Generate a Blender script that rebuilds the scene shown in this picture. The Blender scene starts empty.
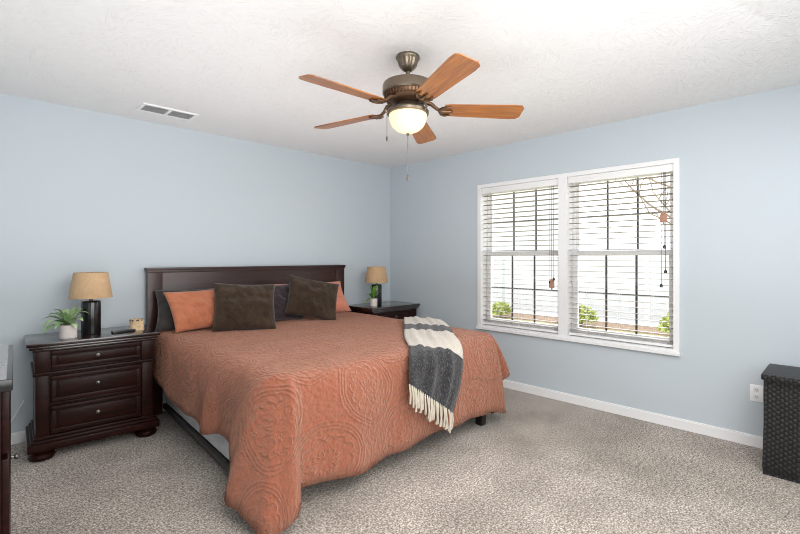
import bpy, bmesh, math, random
from mathutils import Vector, Matrix, noise
random.seed(7)
R = math.radians
S = bpy.context.scene
COL = S.collection

# ------------------------------------------------------------------ camera, sky, lights, exposure
cd = bpy.data.cameras.new('camera')
cam = bpy.data.objects.new('camera', cd); COL.objects.link(cam)
cd.sensor_width = 36.0
cd.lens = 449.0 * 36.0 / 800.0
cd.shift_y = -10.0 / 800.0
cd.clip_start = 0.02
cam.location = (-3.927, -4.14, 1.309)
cam.rotation_euler = (R(90), 0, R(45.25 - 90))
S.camera = cam

w = bpy.data.worlds.new('overcast_sky'); S.world = w
w.use_nodes = True
w.node_tree.nodes['Background'].inputs['Color'].default_value = (0.93, 0.97, 1.0, 1)
w.node_tree.nodes['Background'].inputs['Strength'].default_value = 1.35

def area(name, loc, target, sx, sy, power, col):
    l = bpy.data.lights.new(name, 'AREA'); l.shape = 'RECTANGLE'; l.size = sx; l.size_y = sy
    l.energy = power; l.color = col
    o = bpy.data.objects.new(name, l); COL.objects.link(o)
    o.location = loc
    o.rotation_euler = (Vector(target) - Vector(loc)).to_track_quat('-Z', 'Y').to_euler()
    return o
area('rear_fill', (-3.0, -4.75, 1.5), (-2.2, 0.0, 1.25), 2.4, 1.8, 29, (1.0, 0.99, 0.97))  # added soft fill behind the camera; the wall there has no opening
area('ceiling_fill', (-2.6, -2.5, 1.0), (-2.6, -2.499, 2.44), 3.2, 3.8, 19, (0.98, 0.985, 1.0))  # added fill panel facing up mid-room to brighten the ceiling
area('overhead_fill', (-2.3, -3.6, 2.42), (-2.1, -2.9, 0), 2.6, 2.0, 46, (1.0, 0.99, 0.985))  # added unseen fill below the ceiling, brightens bed top and carpet
area('sky_fill', (4.2, -2.28, 3.7), (0, -2.28, 1.3), 5.0, 2.0, 460, (0.97, 0.985, 1.0))  # added area light outside, above the window view, strengthens the daylight

S.view_settings.view_transform = 'Standard'
S.view_settings.look = 'None'
S.view_settings.gamma = 1.0
S.view_settings.use_curve_mapping = False
S.view_settings.exposure = 0.92
S.cycles.use_denoising = True
S.cycles.filter_width = 1.0
S.cycles.max_bounces = 10
S.cycles.transparent_max_bounces = 24

# ------------------------------------------------------------------ materials
def srgb(r, g, b):
    f = lambda c: (c / 255) / 12.92 if c / 255 <= 0.04045 else ((c / 255 + 0.055) / 1.055) ** 2.4
    return (f(r), f(g), f(b), 1)

class NT:
    def __init__(s, name):
        s.m = bpy.data.materials.new(name); s.m.use_nodes = True
        s.t = s.m.node_tree; s.b = s.t.nodes['Principled BSDF']; s.out = s.t.nodes['Material Output']
    def n(s, typ, **kw):
        x = s.t.nodes.new(typ)
        for k, v in kw.items():
            if k in x.inputs: x.inputs[k].default_value = v
            else: setattr(x, k, v)
        return x
    def l(s, a, b): s.t.links.new(a, b)
    def math(s, op, a, b=None, c=None):
        x = s.t.nodes.new('ShaderNodeMath'); x.operation = op
        for i, v in enumerate((a, b, c)):
            if v is None: continue
            if isinstance(v, (int, float)): x.inputs[i].default_value = v
            else: s.l(v, x.inputs[i])
        return x.outputs[0]
    def ramp(s, fac, stops, interp='LINEAR'):
        x = s.t.nodes.new('ShaderNodeValToRGB'); x.color_ramp.interpolation = interp
        e = x.color_ramp.elements
        while len(e) < len(stops): e.new(0.5)
        for i, (p, c) in enumerate(stops): e[i].position = p; e[i].color = c
        s.l(fac, x.inputs[0]); return x.outputs[0]
    def bump(s, h, strength, dist=0.01, prev=None):
        x = s.n('ShaderNodeBump', Strength=strength, Distance=dist)
        s.l(h, x.inputs['Height'])
        if prev is not None: s.l(prev, x.inputs['Normal'])
        return x.outputs[0]

def plain(name, col, rough=0.5, metal=0.0, coat=0.0, spec=0.5, sheen=0.0):
    m = NT(name); b = m.b
    b.inputs['Base Color'].default_value = col; b.inputs['Roughness'].default_value = rough
    b.inputs['Metallic'].default_value = metal; b.inputs['Coat Weight'].default_value = coat
    b.inputs['Coat Roughness'].default_value = 0.15
    b.inputs['Specular IOR Level'].default_value = spec; b.inputs['Sheen Weight'].default_value = sheen
    # faint procedural unevenness so no surface is dead flat
    tc = m.n('ShaderNodeTexCoord'); nz = m.n('ShaderNodeTexNoise', Scale=35.0, Detail=3.0)
    m.l(tc.outputs['Object'], nz.inputs['Vector'])
    mr = m.n('ShaderNodeMapRange'); m.l(nz.outputs['Fac'], mr.inputs['Value'])
    mr.inputs['To Min'].default_value = max(0.02, rough - 0.05); mr.inputs['To Max'].default_value = min(1, rough + 0.05)
    m.l(mr.outputs[0], b.inputs['Roughness'])
    return m.m

def paint(name, col, scale, strength, rough=0.6):
    m = NT(name); b = m.b
    b.inputs['Base Color'].default_value = col; b.inputs['Roughness'].default_value = rough
    tc = m.n('ShaderNodeTexCoord'); nz = m.n('ShaderNodeTexNoise', Scale=scale, Detail=4.0)
    m.l(tc.outputs['Object'], nz.inputs['Vector'])
    m.l(m.bump(nz.outputs['Fac'], strength, 0.004), b.inputs['Normal'])
    return m.m

def wood(name, dark, light, rough, coat, scale=(3, 40, 40), spec=0.5):
    m = NT(name); b = m.b
    tc = m.n('ShaderNodeTexCoord'); mp = m.n('ShaderNodeMapping'); mp.inputs['Scale'].default_value = scale
    m.l(tc.outputs['Object'], mp.inputs['Vector'])
    nz = m.n('ShaderNodeTexNoise', Scale=1.0, Detail=6.0, Roughness=0.6, Distortion=0.6); m.l(mp.outputs[0], nz.inputs['Vector'])
    m.l(m.ramp(nz.outputs['Fac'], [(0.3, dark), (0.7, light)]), b.inputs['Base Color'])
    b.inputs['Roughness'].default_value = rough; b.inputs['Coat Weight'].default_value = coat; b.inputs['Coat Roughness'].default_value = 0.22
    b.inputs['Specular IOR Level'].default_value = spec
    m.l(m.bump(nz.outputs['Fac'], 0.08, 0.002), b.inputs['Normal'])
    return m.m

def ceiling_mat():
    m = NT('stomped_white_ceiling'); b = m.b
    b.inputs['Base Color'].default_value = srgb(238, 237, 236); b.inputs['Roughness'].default_value = 0.9
    tc = m.n('ShaderNodeTexCoord')
    warp = m.n('ShaderNodeTexNoise', Scale=4.0, Detail=2.0); m.l(tc.outputs['Object'], warp.inputs['Vector'])
    vo = m.n('ShaderNodeTexVoronoi', Scale=7.0); m.l(tc.outputs['Object'], vo.inputs['Vector'])
    # each stomp cell has its own stroke direction
    sep = m.n('ShaderNodeSeparateColor'); m.l(vo.outputs['Color'], sep.inputs[0])
    ang = m.math('MULTIPLY', sep.outputs[0], 6.28)
    rot = m.n('ShaderNodeVectorRotate', rotation_type='Z_AXIS'); m.l(tc.outputs['Object'], rot.inputs['Vector']); m.l(ang, rot.inputs['Angle'])
    mp = m.n('ShaderNodeMapping'); mp.inputs['Scale'].default_value = (16, 90, 20); m.l(rot.outputs[0], mp.inputs['Vector'])
    nz = m.n('ShaderNodeTexNoise', Scale=1.0, Detail=4.0, Distortion=1.2); m.l(mp.outputs[0], nz.inputs['Vector'])
    st = m.ramp(nz.outputs['Fac'], [(0.52, (0, 0, 0, 1)), (0.66, (1, 1, 1, 1))])
    n2 = m.n('ShaderNodeTexNoise', Scale=60.0, Detail=3.0); m.l(tc.outputs['Object'], n2.inputs['Vector'])
    h = m.math('ADD', st, m.math('MULTIPLY', n2.outputs['Fac'], 0.35))
    m.l(m.bump(h, 0.5, 0.005), b.inputs['Normal'])
    return m.m

def carpet_mat():
    m = NT('taupe_cut_pile_carpet'); b = m.b
    b.inputs['Roughness'].default_value = 1.0; b.inputs['Specular IOR Level'].default_value = 0.1
    b.inputs['Sheen Weight'].default_value = 0.2
    tc = m.n('ShaderNodeTexCoord')
    big = m.n('ShaderNodeTexNoise', Scale=2.6, Detail=4.0, Roughness=0.6); m.l(tc.outputs['Object'], big.inputs['Vector'])
    fine = m.n('ShaderNodeTexNoise', Scale=105.0, Detail=3.0, Roughness=0.85); m.l(tc.outputs['Object'], fine.inputs['Vector'])
    mid = m.n('ShaderNodeTexNoise', Scale=45.0, Detail=3.0, Roughness=0.7); m.l(tc.outputs['Object'], mid.inputs['Vector'])
    f = m.math('ADD', m.math('MULTIPLY', fine.outputs['Fac'], 0.78), m.math('MULTIPLY', mid.outputs['Fac'], 0.22))
    c1 = m.ramp(f, [(0.40, srgb(84, 72, 62)), (0.5, srgb(166, 154, 142)), (0.60, srgb(242, 235, 226))])
    c2 = m.ramp(big.outputs['Fac'], [(0.34, (0.70, 0.69, 0.68, 1)), (0.66, (1, 1, 1, 1))])
    mx = m.n('ShaderNodeMix', data_type='RGBA', blend_type='MULTIPLY'); mx.inputs[0].default_value = 1
    m.l(c1, mx.inputs[6]); m.l(c2, mx.inputs[7]); m.l(mx.outputs[2], b.inputs['Base Color'])
    m.l(m.bump(f, 0.6, 0.006), b.inputs['Normal'])
    return m.m

def quilt_mat():
    m = NT('terracotta_matelasse'); b = m.b
    b.inputs['Roughness'].default_value = 0.85; b.inputs['Sheen Weight'].default_value = 0.45; b.inputs['Sheen Tint'].default_value = (1.0, 0.78, 0.62, 1); b.inputs['Specular IOR Level'].default_value = 0.2
    uv = m.n('ShaderNodeUVMap'); uv.uv_map = 'cloth'
    wn = m.n('ShaderNodeTexNoise', Scale=5.0, Detail=2.0); m.l(uv.outputs[0], wn.inputs['Vector'])
    ws = m.n('ShaderNodeVectorMath', operation='SCALE'); ws.inputs['Scale'].default_value = 0.05; m.l(wn.outputs['Color'], ws.inputs[0])
    wa = m.n('ShaderNodeVectorMath', operation='ADD'); m.l(uv.outputs[0], wa.inputs[0]); m.l(ws.outputs[0], wa.inputs[1])
    sx = m.n('ShaderNodeSeparateXYZ'); m.l(wa.outputs[0], sx.inputs[0])
    def cell(off, per):
        out = []
        for ax in (0, 1):
            p = m.math('ADD', m.math('DIVIDE', sx.outputs[ax], per), off)
            out.append(m.math('SUBTRACT', m.math('FRACT', p), 0.5))
        d = m.math('SQRT', m.math('ADD', m.math('POWER', out[0], 2.0), m.math('POWER', out[1], 2.0)))
        a = m.math('ARCTAN2', out[1], out[0])
        return d, a
    d1, a1 = cell(0.1, 0.62); d2, a2 = cell(0.6, 0.62)
    d = m.math('MULTIPLY', m.math('MINIMUM', d1, d2), 0.62)
    sel = m.math('LESS_THAN', d1, d2)
    a = m.math('ADD', m.math('MULTIPLY', sel, a1), m.math('MULTIPLY', m.math('SUBTRACT', 1.0, sel), a2))
    petal = m.math('MULTIPLY', m.math('ABSOLUTE', m.math('SINE', m.math('MULTIPLY', a, 6.0))), 0.022)
    def ridge(dist, r0, wd):
        q = m.math('DIVIDE', m.math('SUBTRACT', dist, r0), wd)
        return m.math('POWER', 2.718, m.math('MULTIPLY', m.math('MULTIPLY', q, q), -1.0))
    dp = m.math('SUBTRACT', d, petal)
    rings = None
    for dist, r0, wd in ((d, .205, .006), (d, .186, .005), (d, .168, .006), (dp, .115, .007), (dp, .04, .010)):
        rg = ridge(dist, r0, wd); rings = rg if rings is None else m.math('ADD', rings, rg)
    vo = m.n('ShaderNodeTexVoronoi', Scale=46.0); m.l(wa.outputs[0], vo.inputs['Vector']); vo.feature = 'SMOOTH_F1'
    nz = m.n('ShaderNodeTexNoise', Scale=55.0, Detail=3.0, Distortion=0.8); m.l(wa.outputs[0], nz.inputs['Vector'])
    h = m.math('ADD', m.math('MULTIPLY', rings, 0.6), m.math('MULTIPLY', vo.outputs['Distance'], -1.1))
    h = m.math('ADD', h, m.math('MULTIPLY', nz.outputs['Fac'], 0.9))
    fine = m.n('ShaderNodeTexNoise', Scale=320.0, Detail=2.0); m.l(uv.outputs[0], fine.inputs['Vector'])
    h2 = m.math('ADD', h, m.math('MULTIPLY', fine.outputs['Fac'], 0.5))
    m.l(m.bump(h2, 1.0, 0.013), b.inputs['Normal'])
    c = m.ramp(fine.outputs['Fac'], [(0.3, srgb(148, 80, 57)), (0.7, srgb(181, 110, 84))])
    m.l(c, b.inputs['Base Color'])
    return m.m

def fabric(name, c1, c2, scale=160, bump=0.4, rough=0.9, sheen=0.3, wrinkle=0.0):
    m = NT(name); b = m.b
    b.inputs['Roughness'].default_value = rough; b.inputs['Sheen Weight'].default_value = sheen; b.inputs['Specular IOR Level'].default_value = 0.2
    tc = m.n('ShaderNodeTexCoord')
    nz = m.n('ShaderNodeTexNoise', Scale=scale, Detail=3.0, Roughness=0.7); m.l(tc.outputs['Object'], nz.inputs['Vector'])
    n3 = m.n('ShaderNodeTexNoise', Scale=9.0, Detail=4.0, Roughness=0.6, Distortion=0.8); m.l(tc.outputs['Object'], n3.inputs['Vector'])
    f = m.math('ADD', m.math('MULTIPLY', nz.outputs['Fac'], 0.45), m.math('MULTIPLY', n3.outputs['Fac'], 0.55))
    m.l(m.ramp(f, [(0.38, c1), (0.62, c2)]), b.inputs['Base Color'])
    bp = m.bump(nz.outputs['Fac'], bump, 0.002)
    if wrinkle: bp = m.bump(n3.outputs['Fac'], wrinkle, 0.03, bp)
    m.l(bp, b.inputs['Normal'])
    return m.m

def throw_mat():
    m = NT('striped_woven_throw'); b = m.b
    b.inputs['Roughness'].default_value = 0.95; b.inputs['Sheen Weight'].default_value = 0.2
    uv = m.n('ShaderNodeUVMap'); uv.uv_map = 'cloth'
    sx = m.n('ShaderNodeSeparateXYZ'); m.l(uv.outputs[0], sx.inputs[0])
    W = (1, 1, 1, 1); K = (0, 0, 0, 1)
    stripe = m.ramp(sx.outputs[1], [(0.0, K), (0.19, W), (0.29, K), (0.555, W)], 'CONSTANT')
    nz = m.n('ShaderNodeTexNoise', Scale=1.0, Detail=3.0, Roughness=0.8)
    mp = m.n('ShaderNodeMapping'); mp.inputs['Scale'].default_value = (190, 55, 1); m.l(uv.outputs[0], mp.inputs['Vector']); m.l(mp.outputs[0], nz.inputs['Vector'])
    tweed = m.ramp(nz.outputs['Fac'], [(0.38, srgb(17, 16, 18)), (0.56, srgb(44, 43, 47)), (0.78, srgb(170, 166, 160))])
    cream = m.ramp(nz.outputs['Fac'], [(0.3, srgb(188, 178, 164)), (0.7, srgb(220, 212, 200))])
    mx = m.n('ShaderNodeMix', data_type='RGBA'); m.l(stripe, mx.inputs[0]); m.l(cream, mx.inputs[6]); m.l(tweed, mx.inputs[7])
    m.l(mx.outputs[2], b.inputs['Base Color'])
    m.l(m.bump(nz.outputs['Fac'], 0.7, 0.006), b.inputs['Normal'])
    return m.m

def wicker_mat():
    m = NT('black_woven_wicker'); b = m.b
    b.inputs['Roughness'].default_value = 0.45
    tc = m.n('ShaderNodeTexCoord'); sx = m.n('ShaderNodeSeparateXYZ'); m.l(tc.outputs['Object'], sx.inputs[0])
    hz = m.math('ADD', sx.outputs[1], sx.outputs[0])
    col = m.math('FLOOR', m.math('MULTIPLY', hz, 52.0))
    par = m.math('MULTIPLY', m.math('MODULO', m.math('ABSOLUTE', col), 2.0), 0.5)
    row = m.math('FRACT', m.math('ADD', m.math('MULTIPLY', sx.outputs[2], 34.0), par))
    bz = m.math('SINE', m.math('MULTIPLY', row, 3.14159))
    bx = m.math('SINE', m.math('MULTIPLY', m.math('FRACT', m.math('MULTIPLY', hz, 52.0)), 3.14159))
    h = m.math('MULTIPLY', bz, bx)
    nz = m.n('ShaderNodeTexNoise', Scale=120.0); m.l(tc.outputs['Object'], nz.inputs['Vector'])
    m.l(m.ramp(m.math('ADD', m.math('MULTIPLY', h, 0.7), m.math('MULTIPLY', nz.outputs['Fac'], 0.3)),
               [(0.1, srgb(9, 9, 10)), (0.9, srgb(36, 35, 36))]), b.inputs['Base Color'])
    m.l(m.bump(h, 0.6, 0.005), b.inputs['Normal'])
    return m.m

def glass_mat():
    m = NT('window_glass')
    tr = m.n('ShaderNodeBsdfTransparent'); gl = m.n('ShaderNodeBsdfGlossy', Roughness=0.02)
    mx = m.n('ShaderNodeMixShader'); mx.inputs[0].default_value = 0.05
    m.l(tr.outputs[0], mx.inputs[1]); m.l(gl.outputs[0], mx.inputs[2]); m.l(mx.outputs[0], m.out.inputs['Surface'])
    return m.m

def bowl_mat():
    m = NT('lit_frosted_glass'); b = m.b
    b.inputs['Base Color'].default_value = srgb(214, 196, 158); b.inputs['Roughness'].default_value = 0.4
    b.inputs['Emission Color'].default_value = (1.0, 0.74, 0.36, 1); b.inputs['Emission Strength'].default_value = 0.55
    return m.m

def siding_mat():
    m = NT('pale_lap_siding'); b = m.b
    b.inputs['Base Color'].default_value = srgb(222, 226, 232); b.inputs['Roughness'].default_value = 0.7
    tc = m.n('ShaderNodeTexCoord'); sx = m.n('ShaderNodeSeparateXYZ'); m.l(tc.outputs['Object'], sx.inputs[0])
    fr = m.math('FRACT', m.math('MULTIPLY', sx.outputs[2], 7.0))
    m.l(m.bump(fr, 1.0, 0.03), b.inputs['Normal'])
    return m.m

def grass_mat():
    m = NT('dry_lawn'); b = m.b; b.inputs['Roughness'].default_value = 1
    tc = m.n('ShaderNodeTexCoord'); nz = m.n('ShaderNodeTexNoise', Scale=3.0, Detail=8.0, Roughness=0.7); m.l(tc.outputs['Object'], nz.inputs['Vector'])
    m.l(m.ramp(nz.outputs['Fac'], [(0.35, srgb(160, 160, 118)), (0.6, srgb(205, 198, 158))]), b.inputs['Base Color'])
    return m.m

M = dict(
    wall=paint('blue_grey_wall_paint', srgb(196, 205, 211), 90, 0.12),
    ceil=ceiling_mat(), carpet=carpet_mat(),
    trim=paint('white_trim_paint', srgb(240, 240, 240), 20, 0.02, 0.4),
    wood=wood('espresso_wood', srgb(18, 6, 4), srgb(46, 17, 11), 0.36, 0.0, (3, 40, 40), 0.22),
    headwood=wood('headboard_wood', srgb(34, 15, 11), srgb(62, 30, 23), 0.34, 0.1, (2, 30, 30), 0.4),
    black=plain('black_lacquer', srgb(14, 13, 14), 0.3, 0, 0.3),
    blade=wood('cherry_blade', srgb(118, 62, 14), srgb(176, 108, 36), 0.35, 0.3, (4, 50, 10)),
    bronze=plain('brushed_pewter', srgb(120, 108, 94), 0.36, 0.85),
    darkbronze=plain('aged_bronze', srgb(100, 76, 58), 0.36, 0.8),
    pewter=plain('pewter_knob', srgb(112, 108, 104), 0.35, 1.0),
    bowl=bowl_mat(), quilt=quilt_mat(), throw=throw_mat(),
    fringe=fabric('cream_yarn', srgb(186, 176, 158), srgb(218, 209, 192), 200),
    brown=fabric('olive_brown_velvet', srgb(42, 31, 22), srgb(70, 55, 41), 140, 0.3, 0.85, 0.2, 0.55),
    plum=fabric('charcoal_plum_cotton', srgb(46, 38, 42), srgb(66, 56, 60), 150, 0.3, 0.9, 0.3, 0.2),
    orange=fabric('rust_orange_cotton', srgb(176, 104, 72), srgb(200, 128, 96), 150, 0.3, 0.9, 0.3, 0.3),
    coral=fabric('coral_cotton', srgb(204, 124, 98), srgb(222, 146, 120), 150, 0.3, 0.9, 0.3, 0.2),
    grey=fabric('dark_grey_cotton', srgb(48, 45, 44), srgb(72, 69, 67), 150, 0.3, 0.9, 0.3, 0.2),
    ticking=fabric('pale_box_spring_cloth', srgb(206, 206, 208), srgb(226, 226, 228), 120, 0.2),
    burlap=fabric('tan_linen_shade', srgb(184, 152, 116), srgb(202, 170, 134), 220, 0.5, 0.95, 0.1),
    pot=plain('white_ceramic', srgb(232, 222, 216), 0.35),
    soil=plain('dark_soil', srgb(48, 36, 28), 1.0),
    leaf=fabric('variegated_leaf', srgb(96, 138, 78), srgb(206, 222, 178), 60, 0.1, 0.45, 0.0),
    leaf2=fabric('fresh_green_leaf', srgb(66, 122, 40), srgb(150, 190, 84), 60, 0.1, 0.45, 0.0),
    candle=fabric('birch_bark', srgb(196, 160, 116), srgb(236, 216, 184), 90, 0.3, 0.7, 0.0),
    topreflect=plain('grey_top_reflection', srgb(136, 132, 132), 0.25, 0, 0.4),  # grey stands in for the wall's reflection on the dresser
    woodtop=wood('polished_espresso_top', srgb(18, 8, 6), srgb(44, 20, 15), 0.2, 0.7, (3, 40, 40), 0.6),
    wicker=wicker_mat(), glass=glass_mat(), siding=siding_mat(), lawn=grass_mat(),
    muntin=plain('dark_grille_bar', srgb(66, 66, 66), 0.5),
    vinyl=plain('white_vinyl', srgb(244, 244, 245), 0.35),
    slat=plain('white_blind_slat', srgb(240, 240, 238), 0.45), slat_shade=plain('shaded_white_slat', srgb(140, 131, 120), 0.6),  # the grey one is white slat with backlit shade in its colour
    cord=plain('grey_cord', srgb(96, 92, 88), 0.8),
    toggle=plain('tan_wood_tassel', srgb(176, 132, 110), 0.6),
    dark=plain('dark_slot', srgb(90, 90, 90), 0.8),
    roofing=plain('grey_shingle', srgb(120, 116, 112), 0.9),
    bark=fabric('grey_brown_bark', srgb(120, 105, 92), srgb(160, 146, 130), 30, 0.5, 1, 0),
    mulch=fabric('red_brown_mulch', srgb(150, 126, 108), srgb(200, 176, 156), 20, 0.5, 1, 0),
    bush=fabric('shrub_green', srgb(136, 156, 78), srgb(206, 210, 132), 12, 0.4, 0.9, 0),
)

# ------------------------------------------------------------------ mesh helpers
def bx(bm, x0, x1, y0, y1, z0, z1, bev=0.0, mat=None):
    r = bmesh.ops.create_cube(bm, size=1.0)
    vs = r['verts']
    for v in vs:
        v.co = Vector((x0 + (v.co.x + .5) * (x1 - x0), y0 + (v.co.y + .5) * (y1 - y0), z0 + (v.co.z + .5) * (z1 - z0)))
    if bev > 0:
        es = list({e for v in vs for e in v.link_edges})
        r2 = bmesh.ops.bevel(bm, geom=es, offset=bev, segments=2, affect='EDGES', profile=0.6)
        vs = r2['verts'] if r2['verts'] else vs
    if mat is not None:
        bmesh.ops.transform(bm, matrix=mat, verts=[v for v in vs if v.is_valid])

def lathe(bm, prof, n=32, c=(0, 0, 0), sx=1.0, sy=1.0, wob=None):
    rings = []
    for r, z in prof:
        if r < 1e-6:
            rings.append([bm.verts.new((c[0], c[1], c[2] + z))])
        else:
            rings.append([bm.verts.new((c[0] + sx * r * (wob(i, n, z) if wob else 1) * math.cos(2 * math.pi * i / n),
                                        c[1] + sy * r * (wob(i, n, z) if wob else 1) * math.sin(2 * math.pi * i / n), c[2] + z)) for i in range(n)])
    for a, b in zip(rings, rings[1:]):
        for i in range(n):
            j = (i + 1) % n
            if len(a) == 1 and len(b) == 1: continue
            if len(a) == 1: bm.faces.new((a[0], b[j], b[i]))
            elif len(b) == 1: bm.faces.new((a[i], a[j], b[0]))
            else: bm.faces.new((a[i], a[j], b[j], b[i]))

def tube(bm, pts, r, n=8):
    pts = [Vector(p) for p in pts]
    rad = r if isinstance(r, (list, tuple)) else [r] * len(pts)
    prev = None; up = Vector((0, 0, 1))
    for k, p in enumerate(pts):
        d = (pts[min(k + 1, len(pts) - 1)] - pts[max(k - 1, 0)]).normalized()
        a = d.cross(up if abs(d.z) < 0.95 else Vector((1, 0, 0))).normalized(); b = d.cross(a)
        ring = [bm.verts.new(p + (a * math.cos(2 * math.pi * i / n) + b * math.sin(2 * math.pi * i / n)) * rad[k]) for i in range(n)]
        if prev:
            for i in range(n): bm.faces.new((prev[i], prev[(i + 1) % n], ring[(i + 1) % n], ring[i]))
        else: bm.faces.new(ring[::-1])
        prev = ring
    bm.faces.new(prev)

def cr(pts, m):
    """Catmull-Rom through pts, m samples, even in control index."""
    out = []; n = len(pts) - 1
    P = [Vector(p) for p in pts]
    for k in range(m):
        t = k / (m - 1) * n; i = min(int(t), n - 1); u = t - i
        p0 = P[max(i - 1, 0)]; p1 = P[i]; p2 = P[i + 1]; p3 = P[min(i + 2, n)]
        out.append(0.5 * ((2 * p1) + (p2 - p0) * u + (2 * p0 - 5 * p1 + 4 * p2 - p3) * u * u + (3 * p1 - p0 - 3 * p2 + p3) * u ** 3))
    return out

def obj(name, bm, mat, parent=None, smooth=35, loc=None, rot=None):
    bmesh.ops.recalc_face_normals(bm, faces=bm.faces)
    me = bpy.data.meshes.new(name); bm.to_mesh(me); bm.free()
    o = bpy.data.objects.new(name, me); COL.objects.link(o)
    for mm in (mat if isinstance(mat, list) else [mat]): me.materials.append(mm)
    if smooth:
        me.shade_smooth()
        if smooth < 180: me.set_sharp_from_angle(angle=R(smooth))
    if parent: o.parent = parent
    if loc: o.location = loc
    if rot: o.rotation_euler = rot
    return o

def tag(o, label, cat, group=None):
    o['label'] = label; o['category'] = cat
    if group: o['group'] = group
    return o
def thing(name, label, cat, loc=(0, 0, 0), rz=0.0, group=None):
    o = bpy.data.objects.new(name, None); COL.objects.link(o)
    o.location = loc; o.rotation_euler = (0, 0, rz); o.empty_display_size = 0.1
    return tag(o, label, cat, group)
def part(name, fn, mat, parent, **kw):
    bm = bmesh.new(); fn(bm); return obj(name, bm, mat, parent, **kw)
def struct(name, fn, mat, parent=None, **kw):
    o = part(name, fn, mat, parent, **kw)
    if parent is None: o['kind'] = 'structure'
    return o
def dup(root, loc, rz, label):
    r = root.copy(); COL.objects.link(r); r.location = loc; r.rotation_euler = (0, 0, rz); r['label'] = label
    for ch in list(root.children):
        c = ch.copy(); COL.objects.link(c); c.parent = r
        for g in list(ch.children):
            d = g.copy(); COL.objects.link(d); d.parent = c
    return r

# ------------------------------------------------------------------ room shell
XL, YF, H = -4.35, -4.9, 2.44
WY0, WY1, WZ0, WZ1 = -3.205, -1.358, 0.56, 2.06        # window opening
struct('floor', lambda b: bx(b, XL, 0, YF, 0, -0.1, 0), M['carpet'], smooth=0)
struct('ceiling', lambda b: bx(b, XL, 0, YF, 0, H, H + 0.1), M['ceil'], smooth=0)
struct('wall_back', lambda b: bx(b, XL - .1, .14, 0, .12, -.1, H + .1), M['wall'], smooth=0)
struct('wall_left', lambda b: bx(b, XL - .1, XL, YF - .1, 0, -.1, H + .1), M['wall'], smooth=0)
struct('wall_front', lambda b: bx(b, XL, 0.14, YF - .1, YF, -.1, H + .1), M['wall'], smooth=0)
def wall_right(b):
    x0, x1 = 0.0, 0.14
    bx(b, x0, x1, YF, WY0, -.1, H + .1); bx(b, x0, x1, WY1, 0, -.1, H + .1)
    bx(b, x0, x1, WY0, WY1, -.1, WZ0); bx(b, x0, x1, WY0, WY1, WZ1, H + .1)
struct('wall_right', wall_right, M['wall'], smooth=0)
def bb_back(b):
    bx(b, XL, -.013, -.013, 0, 0, .068); bx(b, XL, -.013, -.009, 0, .068, .078)
def bb_right(b):
    bx(b, -.013, 0, YF, 0, 0, .068); bx(b, -.009, 0, YF, 0, .068, .078)
struct('baseboard_back', bb_back, M['trim'], smooth=0)
struct('baseboard_right', bb_right, M['trim'], smooth=0)

# ------------------------------------------------------------------ window: casing, sill, two double-hung units
MY0, MY1 = -2.325, -2.245                               # mullion post
def casing(b):
    w_, p = .035, .014
    bx(b, -p, .10, WY0 - .006, WY0 + w_, WZ0, WZ1 + .006); bx(b, -p, .10, WY1 - w_, WY1 + .006, WZ0, WZ1 + .006)
    bx(b, -p, .10, WY0 + w_, WY1 - w_, WZ1 - .03, WZ1 + .006)
    bx(b, -p, .10, MY0, MY1, WZ0 + .03, WZ1 - .03)
struct('trim_1', casing, M['trim'], smooth=0)['label'] = 'white window casing'
def sill(b):
    bx(b, -.032, .10, WY0 - .012, WY1 + .012, WZ0 - .004, WZ0 + .02, .003)
    bx(b, -.018, .10, WY0 + .0, WY1 - .0, WZ0 + .02, WZ0 + .04, .002)
struct('trim_2', sill, M['trim'], smooth=0)['label'] = 'white window sill'
def window(n, ya, yb):
    za, zb = WZ0 + .04, WZ1 - .03; zm = 1.345
    def fr(b):
        for (y0, y1) in ((ya, ya + .022), (yb - .022, yb)): bx(b, .10, .15, y0, y1, za, zb)
        bx(b, .10, .15, ya + .022, yb - .022, zb - .02, zb); bx(b, .10, .15, ya + .022, yb - .022, za, za + .02)
    o = struct('window_%d' % n, fr, M['vinyl'], smooth=0)
    for nm, x0, z0, z1 in (('lower_sash', .088, za + .012, zm + .022), ('upper_sash', .120, zm - .022, zb - .012)):
        s0, s1 = ya + .014, yb - .014; t = .042
        def sash(b):
            bx(b, x0, x0 + .03, s0, s0 + t, z0, z1, .003); bx(b, x0, x0 + .03, s1 - t, s1, z0, z1, .003)
            bx(b, x0, x0 + .03, s0 + t, s1 - t, z0, z0 + (.055 if 'low' in nm else .044), .003); bx(b, x0, x0 + .03, s0 + t, s1 - t, z1 - .044, z1, .003)
        s = struct(nm, sash, M['vinyl'], o, smooth=0)
        struct('window_pane', lambda b: bx(b, x0 + .012, x0 + .016, s0 + t - .004, s1 - t + .004, z0 + .04, z1 - .04), M['glass'], s, smooth=0)
        def grid(b):
            gx0, gx1 = x0 + .017, x0 + .026
            for k in (1, 2):
                yc = s0 + t + (s1 - s0 - 2 * t) * k / 3; bx(b, gx0, gx1, yc - .008, yc + .008, z0 + .05, z1 - .04)
            zc = (z0 + z1) / 2; bx(b, gx0, gx1, s0 + t, s1 - t, zc - .007, zc + .007)
        struct('grille', grid, M['muntin'], s, smooth=0)
window(1, MY1, WY1 - .035)
window(2, WY0 + .035, MY0)

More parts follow.
